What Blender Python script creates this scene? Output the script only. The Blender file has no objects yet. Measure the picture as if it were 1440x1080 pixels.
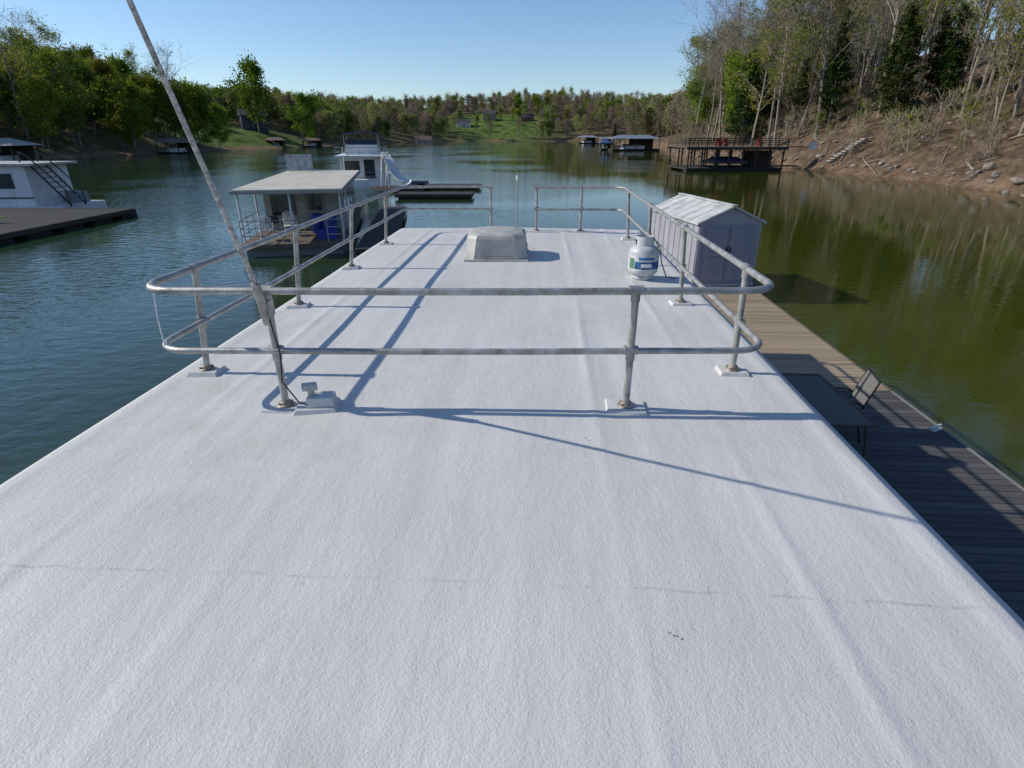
import bpy, math, random
import numpy as np
from mathutils import Vector, Matrix
rad=math.radians
random.seed(4)
scene=bpy.context.scene
COL=scene.collection
ROOF=2.95; DOCK=0.40; CAMZ=4.65
# ------------------------------------------------------------------ materials
MATS={}
def mat(name,col,rough=.6,metal=0.,var=.12,scale=3.,bump=0.,bscale=40.,col2=None,spec=.5):
    if name in MATS: return MATS[name]
    m=bpy.data.materials.new(name); m.use_nodes=True
    nt=m.node_tree; N=nt.nodes; L=nt.links
    b=N['Principled BSDF']; b.inputs['Roughness'].default_value=rough; b.inputs['Metallic'].default_value=metal
    b.inputs['Specular IOR Level'].default_value=spec
    tc=N.new('ShaderNodeTexCoord'); no=N.new('ShaderNodeTexNoise'); no.inputs['Scale'].default_value=scale
    no.inputs['Detail'].default_value=6; no.inputs['Roughness'].default_value=.65
    L.new(tc.outputs['Object'],no.inputs['Vector'])
    r=N.new('ShaderNodeValToRGB'); r.color_ramp.elements[0].position=.3; r.color_ramp.elements[1].position=.7
    c2=col2 if col2 else tuple(c*(1-var*2) for c in col)
    r.color_ramp.elements[0].color=(*c2,1); r.color_ramp.elements[1].color=(*[min(1,c*(1+var*.5)) for c in col],1)
    L.new(no.outputs['Fac'],r.inputs['Fac']); L.new(r.outputs['Color'],b.inputs['Base Color'])
    if bump>0:
        n2=N.new('ShaderNodeTexNoise'); n2.inputs['Scale'].default_value=bscale; n2.inputs['Detail'].default_value=4
        L.new(tc.outputs['Object'],n2.inputs['Vector'])
        bp=N.new('ShaderNodeBump'); bp.inputs['Strength'].default_value=bump; bp.inputs['Distance'].default_value=.02
        L.new(n2.outputs['Fac'],bp.inputs['Height']); L.new(bp.outputs['Normal'],b.inputs['Normal'])
    MATS[name]=m; return m

def plank_mat(name,col,axis='Y',w=.14,col2=None,gap=.07):
    m=bpy.data.materials.new(name); m.use_nodes=True; nt=m.node_tree; N=nt.nodes; L=nt.links
    b=N['Principled BSDF']; b.inputs['Roughness'].default_value=.85; b.inputs['Specular IOR Level'].default_value=.2
    tc=N.new('ShaderNodeTexCoord'); sp=N.new('ShaderNodeSeparateXYZ'); L.new(tc.outputs['Object'],sp.inputs[0])
    dv=N.new('ShaderNodeMath'); dv.operation='DIVIDE'; dv.inputs[1].default_value=w; L.new(sp.outputs[axis],dv.inputs[0])
    fl=N.new('ShaderNodeMath'); fl.operation='FLOOR'; L.new(dv.outputs[0],fl.inputs[0])
    fr=N.new('ShaderNodeMath'); fr.operation='FRACT'; L.new(dv.outputs[0],fr.inputs[0])
    wn=N.new('ShaderNodeTexWhiteNoise'); wn.noise_dimensions='1D'; L.new(fl.outputs[0],wn.inputs['W'])
    no=N.new('ShaderNodeTexNoise'); no.inputs['Scale'].default_value=2.5; no.inputs['Detail'].default_value=8; no.inputs['Roughness'].default_value=.7
    mp=N.new('ShaderNodeMapping'); mp.inputs['Scale'].default_value=(1,6,1) if axis=='Y' else (6,1,1)
    L.new(tc.outputs['Object'],mp.inputs[0]); L.new(mp.outputs[0],no.inputs['Vector'])
    ad=N.new('ShaderNodeMath'); ad.operation='ADD'; L.new(wn.outputs['Value'],ad.inputs[0]); L.new(no.outputs['Fac'],ad.inputs[1])
    r=N.new('ShaderNodeValToRGB'); r.color_ramp.elements[0].position=.2; r.color_ramp.elements[1].position=.95
    hv=N.new('ShaderNodeMath'); hv.operation='MULTIPLY'; hv.inputs[1].default_value=.5; L.new(ad.outputs[0],hv.inputs[0]); L.new(hv.outputs[0],r.inputs[0])
    c2=col2 or tuple(c*.55 for c in col)
    r.color_ramp.elements[0].color=(*c2,1); r.color_ramp.elements[1].color=(*col,1)
    lt=N.new('ShaderNodeMath'); lt.operation='GREATER_THAN'; lt.inputs[1].default_value=gap; L.new(fr.outputs[0],lt.inputs[0])
    mx=N.new('ShaderNodeMixRGB'); mx.inputs[1].default_value=(*[c*.12 for c in col],1); L.new(lt.outputs[0],mx.inputs[0]); L.new(r.outputs[0],mx.inputs[2])
    L.new(mx.outputs[0],b.inputs['Base Color'])
    bp=N.new('ShaderNodeBump'); bp.inputs['Strength'].default_value=.6; bp.inputs['Distance'].default_value=.01
    L.new(lt.outputs[0],bp.inputs['Height']); L.new(bp.outputs[0],b.inputs['Normal'])
    MATS[name]=m; return m

def leaf_mat(name,ca,cb,trans=.3):
    m=bpy.data.materials.new(name); m.use_nodes=True; nt=m.node_tree; N=nt.nodes; L=nt.links
    N.remove(N['Principled BSDF']); out=N['Material Output']
    g=N.new('ShaderNodeNewGeometry'); oi=N.new('ShaderNodeObjectInfo')
    r=N.new('ShaderNodeValToRGB'); r.color_ramp.elements[0].color=(*ca,1); r.color_ramp.elements[1].color=(*cb,1)
    L.new(g.outputs['Random Per Island'],r.inputs[0])
    hs=N.new('ShaderNodeHueSaturation'); L.new(r.outputs[0],hs.inputs['Color'])
    mr=N.new('ShaderNodeMapRange'); mr.inputs['To Min'].default_value=.65; mr.inputs['To Max'].default_value=1.35
    L.new(oi.outputs['Random'],mr.inputs['Value']); L.new(mr.outputs[0],hs.inputs['Value'])
    m2=N.new('ShaderNodeMath'); m2.operation='MULTIPLY'; m2.inputs[1].default_value=7.3; L.new(oi.outputs['Random'],m2.inputs[0])
    f2=N.new('ShaderNodeMath'); f2.operation='FRACT'; L.new(m2.outputs[0],f2.inputs[0])
    mr2=N.new('ShaderNodeMapRange'); mr2.inputs['To Min'].default_value=.47; mr2.inputs['To Max'].default_value=.525
    L.new(f2.outputs[0],mr2.inputs['Value']); L.new(mr2.outputs[0],hs.inputs['Hue'])
    d=N.new('ShaderNodeBsdfDiffuse'); t=N.new('ShaderNodeBsdfTranslucent'); mx=N.new('ShaderNodeMixShader'); mx.inputs[0].default_value=trans
    L.new(hs.outputs[0],d.inputs[0]); L.new(hs.outputs[0],t.inputs[0]); L.new(d.outputs[0],mx.inputs[1]); L.new(t.outputs[0],mx.inputs[2])
    L.new(mx.outputs[0],out.inputs['Surface']); MATS[name]=m; return m

# ------------------------------------------------------------------ builder
class Obj:
    def __init__(s,name,loc=(0,0,0),rz=0.):
        s.name=name; s.loc=loc; s.rz=rz; s.parts={}
    def add(s,part,V,F,m,smooth=False):
        p=s.parts.setdefault(part,dict(v=[],f=[],m=[],s=[],mats=[]))
        if m not in p['mats']: p['mats'].append(m)
        mi=p['mats'].index(m); o=len(p['v'])
        p['v']+= [tuple(v) for v in V]
        for f in F:
            p['f'].append(tuple(i+o for i in f)); p['m'].append(mi); p['s'].append(smooth)
    def box(s,part,c,sz,m,rz=0.,top=(1,1),rx=0.,ry=0.):
        x,y,z=[a/2 for a in sz]; tx,ty=top
        V=[(-x,-y,-z),(x,-y,-z),(x,y,-z),(-x,y,-z),(-x*tx,-y*ty,z),(x*tx,-y*ty,z),(x*tx,y*ty,z),(-x*tx,y*ty,z)]
        R=Matrix.Rotation(rz,3,'Z')@Matrix.Rotation(ry,3,'Y')@Matrix.Rotation(rx,3,'X')
        V=[R@Vector(v)+Vector(c) for v in V]
        s.add(part,V,[(0,3,2,1),(4,5,6,7),(0,1,5,4),(1,2,6,5),(2,3,7,6),(3,0,4,7)],m)
    def b2(s,part,lo,hi,m):
        s.box(part,[(a+b)/2 for a,b in zip(lo,hi)],[b-a for a,b in zip(lo,hi)],m)
    def tube(s,part,path,r,m,n=8,r1=None,smooth=True):
        P=[Vector(p) for p in path]; V=[];F=[]; k=len(P); up=None
        for i,p in enumerate(P):
            d=(P[min(i+1,k-1)]-P[max(i-1,0)]).normalized()
            if up is None:
                up=Vector((0,0,1)) if abs(d.z)<.9 else Vector((1,0,0))
            a=d.cross(up).normalized(); b=a.cross(d).normalized(); up=b
            rr=r if r1 is None else r+(r1-r)*i/(k-1)
            for j in range(n):
                t=2*math.pi*j/n; V.append(p+a*math.cos(t)*rr+b*math.sin(t)*rr)
        for i in range(k-1):
            for j in range(n):
                F.append((i*n+j,i*n+(j+1)%n,(i+1)*n+(j+1)%n,(i+1)*n+j))
        s.add(part,V,F,m,smooth)
        s.add(part,V[:n],[tuple(range(n))[::-1]],m); s.add(part,V[-n:],[tuple(range(n))],m)
    def lathe(s,part,c,prof,m,n=24,smooth=True,f=lambda t:1.):
        V=[];F=[]
        for r,z in prof:
            for j in range(n):
                t=2*math.pi*j/n; V.append((c[0]+r*math.cos(t),c[1]+r*math.sin(t),c[2]+z))
        for i in range(len(prof)-1):
            for j in range(n): F.append((i*n+j,i*n+(j+1)%n,(i+1)*n+(j+1)%n,(i+1)*n+j))
        s.add(part,V,F,m,smooth)
    def done(s,bevel=0.,parent=None):
        multi=len(s.parts)>1; root=None
        if multi:
            root=bpy.data.objects.new(s.name,None); COL.objects.link(root); root.location=s.loc; root.rotation_euler=(0,0,s.rz)
        for pn,p in s.parts.items():
            me=bpy.data.meshes.new(pn); me.from_pydata(p['v'],[],p['f'])
            for m in p['mats']: me.materials.append(m)
            me.polygons.foreach_set('material_index',p['m']); me.polygons.foreach_set('use_smooth',p['s']); me.update()
            o=bpy.data.objects.new(pn if multi else s.name,me); COL.objects.link(o)
            if multi: o.parent=root
            else: o.location=s.loc; o.rotation_euler=(0,0,s.rz); root=o
            if bevel>0:
                bm=o.modifiers.new('b','BEVEL'); bm.width=bevel; bm.segments=2; bm.limit_method='ANGLE'; bm.angle_limit=rad(50)
        return root
YAW=math.atan2(49,860)          # boat axis, clockwise of +Y
ca,sa=math.cos(YAW),math.sin(YAW)
def B(u,v,z=0.): return (u*ca+v*sa,-u*sa+v*ca,z)

# materials set
metal=mat('weathered_aluminium',(.50,.49,.46),.48,.55,.25,9,.2,120,col2=(.24,.23,.21))
flange=mat('rusty_flange',(.40,.34,.28),.6,.5,.3,20)
white=mat('white_paint',(.76,.76,.75),.45,0,.10,2)
dirtyw=mat('dirty_white',(.58,.57,.53),.6,0,.22,3,.1,30)
cream=mat('cream_roof',(.60,.56,.46),.7,0,.15,1.2,.2,20)
glass=mat('dark_glass',(.03,.04,.05),.08,0,.1,1)
blk=mat('black_float',(.02,.02,.022),.7,0,.2,3)
dkmetal=mat('dark_frame',(.03,.032,.035),.4,.4,.1,5)
blue=mat('blue_plastic',(.02,.05,.32),.4,0,.1,4)
bluec=mat('blue_canvas',(.02,.05,.14),.8,0,.1,4)
shedw=mat('shed_wall',(.38,.38,.42),.55,0,.12,2,.1,60)
shedr=mat('shed_roof',(.60,.60,.58),.6,0,.22,2)
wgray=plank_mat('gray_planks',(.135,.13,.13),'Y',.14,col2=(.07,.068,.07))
wbrown=plank_mat('brown_planks',(.43,.34,.23),'Y',.14,col2=(.25,.195,.13))
wdark=plank_mat('dark_planks',(.085,.08,.075),'Y',.16)
wood=mat('dock_wood',(.16,.12,.09),.85,0,.25,4)
wooddk=mat('dock_wood_dark',(.07,.055,.045),.85,0,.25,4)
roofgray=mat('metal_roof_gray',(.30,.32,.34),.5,.2,.15,2)
red=mat('red_paint',(.35,.03,.02),.5)
# ------------------------------------------------------------------ houseboat (under the camera)
def roof_material():
    m=bpy.data.materials.new('roof_coating'); m.use_nodes=True; nt=m.node_tree; N=nt.nodes; L=nt.links
    b=N['Principled BSDF']; b.inputs['Roughness'].default_value=.6; b.inputs['Specular IOR Level'].default_value=.35
    tc=N.new('ShaderNodeTexCoord')
    def noise(sc,det=5,mapping=None,ro=.6):
        n=N.new('ShaderNodeTexNoise'); n.inputs['Scale'].default_value=sc; n.inputs['Detail'].default_value=det; n.inputs['Roughness'].default_value=ro
        if mapping:
            mp=N.new('ShaderNodeMapping'); mp.inputs['Scale'].default_value=mapping; L.new(tc.outputs['Object'],mp.inputs[0]); L.new(mp.outputs[0],n.inputs['Vector'])
        else: L.new(tc.outputs['Object'],n.inputs['Vector'])
        return n
    def ramp(src,p0,p1,c0=(0,0,0),c1=(1,1,1)):
        r=N.new('ShaderNodeValToRGB'); r.color_ramp.elements[0].position=p0; r.color_ramp.elements[1].position=p1
        r.color_ramp.elements[0].color=(*c0,1); r.color_ramp.elements[1].color=(*c1,1); L.new(src,r.inputs[0]); return r
    base=ramp(noise(1.1,5).outputs['Fac'],.3,.7,(.575,.568,.545),(.64,.632,.605))
    st=ramp(noise(1.3,4,(3.2,.14,1),.6).outputs['Fac'],.42,.70)
    mx=N.new('ShaderNodeMixRGB'); mx.inputs[2].default_value=(.50,.495,.475,1); L.new(base.outputs[0],mx.inputs[1])
    ms=N.new('ShaderNodeMath'); ms.operation='MULTIPLY'; ms.inputs[1].default_value=.5; L.new(st.outputs[0],ms.inputs[0]); L.new(ms.outputs[0],mx.inputs[0])
    # tan stains
    s2=ramp(noise(.8,6,(1,1,1),.74).outputs['Fac'],.53,.72)
    m2=N.new('ShaderNodeMixRGB'); m2.inputs[2].default_value=(.47,.425,.37,1); L.new(mx.outputs[0],m2.inputs[1])
    k=N.new('ShaderNodeMath'); k.operation='MULTIPLY'; k.inputs[1].default_value=.5; L.new(s2.outputs[0],k.inputs[0]); L.new(k.outputs[0],m2.inputs[0])
    # dirty cross seam
    sp=N.new('ShaderNodeSeparateXYZ'); L.new(tc.outputs['Object'],sp.inputs[0])
    wob=noise(4,3); wm=N.new('ShaderNodeMath'); wm.operation='MULTIPLY_ADD'; wm.inputs[1].default_value=.06; L.new(wob.outputs['Fac'],wm.inputs[0]); L.new(sp.outputs['Y'],wm.inputs[2])
    sb=N.new('ShaderNodeMath'); sb.operation='SUBTRACT'; sb.inputs[1].default_value=1.805; L.new(wm.outputs[0],sb.inputs[0])
    ab=N.new('ShaderNodeMath'); ab.operation='ABSOLUTE'; L.new(sb.outputs[0],ab.inputs[0])
    mr=N.new('ShaderNodeMapRange'); mr.inputs['From Min'].default_value=.012; mr.inputs['From Max'].default_value=.0; L.new(ab.outputs[0],mr.inputs[0])
    br=ramp(noise(3.0,6,(1,1,1),.85).outputs['Fac'],.46,.62)
    mm=N.new('ShaderNodeMath'); mm.operation='MULTIPLY'; L.new(mr.outputs[0],mm.inputs[0]); L.new(br.outputs[0],mm.inputs[1])
    mm2=N.new('ShaderNodeMath'); mm2.operation='MULTIPLY'; mm2.inputs[1].default_value=.6; L.new(mm.outputs[0],mm2.inputs[0])
    m3=N.new('ShaderNodeMixRGB'); m3.inputs[2].default_value=(.35,.30,.25,1); L.new(m2.outputs[0],m3.inputs[1]); L.new(mm2.outputs[0],m3.inputs[0])
    L.new(m3.outputs[0],b.inputs['Base Color'])
    f1=noise(100,2); f2=noise(34,2); f3=noise(4,2,(2.2,.8,1))
    a1=N.new('ShaderNodeMath'); a1.operation='MULTIPLY_ADD'; a1.inputs[1].default_value=.9; L.new(f2.outputs['Fac'],a1.inputs[0]); L.new(f1.outputs['Fac'],a1.inputs[2])
    a2=N.new('ShaderNodeMath'); a2.operation='MULTIPLY_ADD'; a2.inputs[1].default_value=2.; L.new(f3.outputs['Fac'],a2.inputs[0]); L.new(a1.outputs[0],a2.inputs[2])
    bp=N.new('ShaderNodeBump'); bp.inputs['Strength'].default_value=.55; bp.inputs['Distance'].default_value=.0048
    L.new(a2.outputs[0],bp.inputs['Height']); L.new(bp.outputs[0],b.inputs['Normal'])
    MATS['roof_coating']=m; return m
roofm=roof_material()
hb=Obj('houseboat',(0,0,0),-YAW)
U0,U1,V0,V1=-2.92,1.90,-4.2,11.55
us=np.arange(U0,U1+.001,.02); us=np.concatenate([[U0-.035,U0-.03],us,[U1+.03,U1+.035]])
vs=np.concatenate([[V0-.035],np.arange(V0,V1+.001,.1),[V1+.03,V1+.035]])
UU,VV=np.meshgrid(us,vs)
uc=(U0+U1)/2; hw=(U1-U0)/2
Z=ROOF-.03*((UU-uc)/hw)**2
for r,hgt,w in [(-2.28,.0085,.04),(-2.1,.004,.06),(-1.34,.0035,.06),(.38,.0075,.036),(.55,-.004,.09),(1.15,.0065,.04),(1.42,-.004,.08),(-.5,.002,.07)]:
    amp=.6+.4*np.sin(VV*1.3+r*5)
    Z+=hgt*amp*np.exp(-((UU-r-.018*np.sin(VV*.9+r*3))/w)**2)
Z+=.004*np.sin(UU*2.3+VV*.8)+.003*np.sin(VV*1.9-UU*1.1)+.002*np.exp(-((VV-1.77)/.04)**2)
ed=np.minimum(np.minimum(UU-U0,U1-UU),np.minimum(VV-V0,V1-VV))
Z+=.005*np.clip(1-np.abs(ed-.10)/.08,0,1)
Z-=np.where(ed<.04,(1-np.clip(ed/.04,0,1))**2*.03,0)
Z[:,0]-=.14; Z[:,-1]-=.14; Z[0,:]-=.14; Z[-1,:]-=.14
ny,nx=UU.shape
Vl=np.stack([UU,VV,Z],-1).reshape(-1,3).tolist()
Fl=[(j*nx+i,j*nx+i+1,(j+1)*nx+i+1,(j+1)*nx+i) for j in range(ny-1) for i in range(nx-1)]
hb.add('roof',Vl,Fl,roofm,True)
hb.b2('walls',(-2.6,-3.6,.62),(1.55,9.6,ROOF-.1),dirtyw)
for v in (-2,.8,3.6,6.4):
    for u in (-2.61,1.56): hb.b2('windows',(u-.01,v,1.5),(u+.01,v+1.5,2.3),glass)
hb.b2('windows',(-1.7,9.59,1.4),(-.3,9.615,2.4),glass); hb.b2('windows',(.2,9.59,.65),(1.1,9.615,2.5),glass)
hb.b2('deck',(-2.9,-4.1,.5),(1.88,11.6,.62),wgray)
hb.b2('soffit',(-2.88,-4.1,ROOF-.14),(1.86,11.5,ROOF-.09),dirtyw)
for u in (-2.8,1.78):
    for v in (9.9,11.4): hb.tube('posts',[(u,v,.6),(u,v,ROOF-.1)],.03,metal)
for u in (-2.0,1.0): hb.tube('hull',[(u,-4,.15),(u,11.4,.15)],.38,metal,16)
lfm=mat('dead_leaf',(.24,.16,.10),.9)
for u,v,s in ((.50,1.55,.010),(.525,1.535,.007),(.28,3.0,.008)):
    a=random.uniform(0,6)
    hb.add('debris',[(u+s*math.cos(a+t)*(1 if i%2 else .6),v+s*math.sin(a+t)*(1 if i%2 else .5),ROOF+.008+(.006 if i%2 else 0)) for i,t in enumerate((0,1.2,2.5,3.9,5.1))],[(0,1,2,3,4)],lfm)
hb.done()

# ------------------------------------------------------------------ railing on the roof
TOP=ROOF+.81; MID=ROOF+.41; R=.024
def arc(c,r,a0,a1,z,n=7):
    return [(c[0]+r*math.cos(a0+(a1-a0)*i/n),c[1]+r*math.sin(a0+(a1-a0)*i/n),z) for i in range(n+1)]
rl=Obj('roof_railing')
NL=(-2.36,3.43); NR=(1.69,3.43)
FLc=B(-2.68,11.0); FRc=B(1.45,11.1)
def railpath(z):
    r=.22
    pl=[( -.40,FLc[1]+.02,z),(FLc[0]+.25,FLc[1],z),(FLc[0]+.07,FLc[1]-.07,z),(FLc[0],FLc[1]-.25,z)]
    pts=pl
    for k in (.25,.5,.75):
        pts.append((FLc[0]+(NL[0]-FLc[0])*k+(-.02 if k==.5 else 0),FLc[1]+(NL[1]-FLc[1])*k,z-.004))
    pts+=[(NL[0],NL[1]+r+.02,z)]+arc((NL[0]+r,NL[1]+r),r,math.pi,1.5*math.pi,z)
    for k in (.2,.4,.6,.8): pts.append((NL[0]+(NR[0]-NL[0])*k,NL[1]+.006*math.sin(k*9),z-.006*math.sin(k*3.1)))
    pts+=arc((NR[0]-r,NR[1]+r),r,-.5*math.pi,0,z)
    for k in (.15,.4,.65,.85): pts.append((NR[0]+(FRc[0]-NR[0])*k,NR[1]+(FRc[1]-NR[1])*k,z-.004))
    pts+=[(FRc[0],FRc[1]-.2,z),(FRc[0]-.06,FRc[1]-.06,z),(FRc[0]-.22,FRc[1],z),(.47,FRc[1]+.05,z)]
    return pts
rl.tube('top_rail',railpath(TOP),R,metal,12)
rl.tube('mid_rail',railpath(MID),R*.9,metal,12)
posts=[(-1.553,3.45),(.78,3.44),B(-2.65,3.95)[:2],B(-2.68,5.82)[:2],B(-2.72,7.75)[:2],B(-2.72,9.62)[:2],
       B(1.51,4.18)[:2],B(1.53,6.15)[:2],B(1.5,8.2)[:2],B(1.5,10.37)[:2],(-.40,11.0),(.47,11.15),(1.32,11.12)]
for i,(x,y) in enumerate(posts):
    tx,ty=x,y
    if 2<=i<=5:
        k=(y-NL[1])/(FLc[1]-NL[1]); tx=NL[0]+(FLc[0]-NL[0])*k
    if 6<=i<=9:
        k=(y-NR[1])/(FRc[1]-NR[1]); tx=NR[0]+(FRc[0]-NR[0])*k
    zb=ROOF-.03
    rl.tube('posts',[(x,y,zb),((x+tx)/2,y,(zb+TOP)/2),(tx,y,TOP-.01)],R,metal,10)
    for z in (TOP,MID):
        xx=x+(tx-x)*(z-zb)/(TOP-zb)
        if i<2 or i>9: rl.tube('fittings',[(xx-.045,y,z),(xx+.045,y,z)],R*1.3,metal,12)
        else: rl.tube('fittings',[(xx,y-.045,z),(xx,y+.045,z)],R*1.3,metal,12)
        rl.tube('fittings',[(xx,y,z-.07),(xx,y,z-.015)],R*1.25,metal,12)
    s=.30 if i in(0,1) else .24
    rl.box('pads',(x,y,ROOF-.014),(s,s*.8,.04),roofm,random.uniform(-.1,.1),(.84,.82))
    rl.lathe('flanges',(x,y,ROOF+.007),[(.0,.012),(.055,.012),(.06,.0)][::-1],flange,14)
    rl.lathe('flanges',(x,y,ROOF+.007),[(.04,0),(.036,.03),(.03,.035),(.02,.035)],flange,14)
    for a in range(4):
        rl.tube('flanges',[(x+.045*math.cos(a*1.57+.8),y+.045*math.sin(a*1.57+.8),ROOF+.01),(x+.045*math.cos(a*1.57+.8),y+.045*math.sin(a*1.57+.8),ROOF+.03)],.008,flange,6)
rl.tube('wire',[(NL[0]+.02,NL[1]+.15,TOP),(NL[0]+.03,NL[1]+.10,TOP-.2),(NL[0]+.06,NL[1]+.05,MID)],.004,white,5)
rl.done(0)

# antenna
an=Obj('whip_antenna')
b0=Vector((-1.56,3.42,ROOF+.72)); d=Vector((.035,-.54,1.0))
path=[b0+d*(k*3.4/12)+Vector((0,.0,-.03*(k/12)**2)) for k in range(13)]
an.tube('mast',path,.016,mat('antenna_weathered',(.62,.60,.56),.7,0,.40,30,.3,60),8,.007)
an.tube('mount',[b0-Vector((0,0,.12)),b0+d*.16],.028,metal,10)
an.box('mount',(-1.555,3.425,ROOF+.70),(.07,.075,.10),metal)
an.tube('cable',[(-1.54,3.40,ROOF+.66),(-1.50,3.38,ROOF+.4),(-1.53,3.40,ROOF+.2),(-1.42,3.36,ROOF+.06),(-1.37,3.36,ROOF+.05)],.005,dkmetal,6)
an.done()
# junction box
jb=Obj('junction_box',(-1.33,3.43,ROOF-.01),.12)
jb.box('base',(0,0,.015),(.30,.22,.04),roofm,0,(.85,.85)); jb.box('base',(0.03,.0,.065),(.19,.14,.07),roofm,0,(.9,.85))
jb.tube('spout',[(-.03,0,.09),(-.03,0,.15),(-.04,-.02,.17)],.024,dirtyw,12)
jb.tube('spout',[(-.08,-.0,.16),(0.01,-.0,.165)],.03,dirtyw,12)
jb.done(.006)
# stern light pole
lp=Obj('light_pole',(.10,11.35,ROOF-.03)); lp.tube('p',[(0,0,0),(0,0,.95)],.011,metal,8); lp.lathe('p',(0,0,.93),[(.0,.1),(.02,.09),(.024,.05),(.024,0),(0,0)],white,12); lp.lathe('p',(0,0,0),[(.06,0),(.06,.03),(.02,.04)],white,12); lp.done()

# AC / vent shroud
vt=Obj('roof_vent',(-.225,8.7,ROOF-.02),-.03)
W,D,H=.92,.88,.41
vt.box('skirt',(0,0,.02),(W+.04,D+.04,.05),dirtyw)
def ring(w,d,z,ch):
    x,y=w/2,d/2
    return [(-x+ch,-y,z),(x-ch,-y,z),(x,-y+ch,z),(x,y-ch,z),(x-ch,y,z),(-x+ch,y,z),(-x,y-ch,z),(-x,-y+ch,z)]
rings=[ring(W,D,.045,.13),ring(W-.01,D-.01,.12,.14),ring(W-.05,D-.05,.33,.15),ring(W-.08,D-.08,.375,.15),ring(W-.15,D-.15,.40,.15),ring(W-.40,D-.40,H+.015,.12)]
V=[p for r_ in rings for p in r_]; F=[]; nr=len(rings)
for i in range(nr-1):
    for j in range(8): F.append((i*8+j,i*8+(j+1)%8,(i+1)*8+(j+1)%8,(i+1)*8+j))
F.append(tuple(range(8*nr-8,8*nr)))
vt.add('shroud',V,F,mat('vent_plastic',(.50,.49,.44),.55,0,.22,4,.15,30,col2=(.32,.31,.27)))
vt.b2('grille',(-.22,-D/2-.006,.085),(.22,-D/2+.02,.095),mat('vent_slat',(.22,.215,.20),.6))
for sx in (-1,1):
    for k in range(4): vt.box('louvres',(sx*(W/2-.004),0,.09+.028*k),(.012,.5,.012),mat('vent_slat2',(.15,.15,.14),.6))
vt.done(.01)

# propane tank
pt=Obj('propane_tank',(1.70,7.25,ROOF-.01))
labm=mat('tank_label',(.05,.18,.42),.4,0,.5,14); tankm=mat('tank_paint',(.56,.58,.58),.4,0,.18,7)
pt.lathe('body',(0,0,0),[(.13,0),(.14,.0),(.14,.04),(.13,.045),(.165,.065),(.19,.10),(.195,.13),(.195,.33),(.19,.36),(.165,.40),(.12,.425),(.0,.435)],tankm,36)
def panel(a0,a1,z0,z1,r,m,n=12):
    V=[];F=[]
    for i in range(n+1):
        t=rad(a0+(a1-a0)*i/n); V+=[(r*math.cos(t),r*math.sin(t),z0),(r*math.cos(t),r*math.sin(t),z1)]
    for i in range(n): F.append((2*i,2*i+2,2*i+3,2*i+1))
    return V,F
pt.add('label',*panel(195,335,.13,.32,.1965,labm),mat('label_white',(.66,.68,.68),.4,0,.2,20),True)
pt.add('label',*panel(225,330,.15,.245,.1975,labm),labm,True)
pt.add('label',*panel(240,300,.265,.30,.1975,labm),labm,True)
pt.add('label',*panel(250,290,.175,.22,.1985,white),white,True)
pt.add('label',*panel(200,222,.15,.28,.1975,white),mat('label_green',(.08,.25,.12),.4),True)
for a0,a1 in ((20,160),(200,340)):
    pt.add('collar',*panel(a0,a1,.40,.54,.115,tankm),tankm,True); pt.add('collar',*panel(a1,a0,.40,.54,.111,tankm),tankm,True)
for a0,a1 in ((160,200),(-20,20)):
    pt.add('collar',*panel(a0,a1,.50,.54,.115,tankm),tankm,True); pt.add('collar',*panel(a1,a0,.50,.54,.111,tankm),tankm,True)
pt.tube('valve',[(0,0,.42),(0,0,.50)],.022,flange,10); pt.tube('valve',[(-.05,-.0,.47),(.06,0,.47)],.014,flange,8); pt.lathe('valve',(0,0,.49),[(.03,0),(.034,.01),(.03,.025),(0,.028)],dkmetal,10)
pt.tube('hose',[(.06,0,.47),(.12,.02,.50),(.2,.03,.4),(.24,.0,.2),(.30,-.05,.03),(.42,-.1,.015)],.008,dkmetal,6)
pt.done()

# ------------------------------------------------------------------ side dock
dk=Obj('boat_dock',(0,0,0),-YAW)
dk.b2('near_deck',(2.5,-6,DOCK-.06),(6.33,9.58,DOCK),wgray)  # weathered gray boards, also darkened in colour for shade the roof doesn't cast
dk.b2('far_deck',(2.5,9.6,DOCK-.055),(6.33,22.2,DOCK+.004),wbrown)
dk.b2('fascia',(6.335,-6,DOCK-.28),(6.375,9.58,DOCK+.012),mat('fascia_gray',(.20,.20,.20),.8))
dk.b2('fascia',(6.335,9.6,DOCK-.28),(6.375,22.2,DOCK+.012),wood)
dk.b2('fascia',(2.5,22.205,DOCK-.28),(6.33,22.245,DOCK+.01),wood)
for v in np.arange(-5,22,3.0): dk.b2('floats',(2.7,v,-.25),(6.25,v+2.2,DOCK-.07),blk)
dk.b2('shed_bearer',(6.38,16.9,DOCK-.16),(6.75,20.4,DOCK+.002),wood)
dk.done()
cl=Obj('dock_cleat',(*B(6.20,8.1)[:2],DOCK),.4); cl.box('c',(0,0,.02),(.12,.07,.04),white); cl.tube('c',[(-.13,0,.075),(0,0,.065),(.13,0,.075)],.018,white,8); cl.tube('c',[(-.04,0,.03),(-.04,0,.07)],.014,white,8); cl.tube('c',[(.04,0,.03),(.04,0,.07)],.014,white,8); cl.done()
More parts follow.
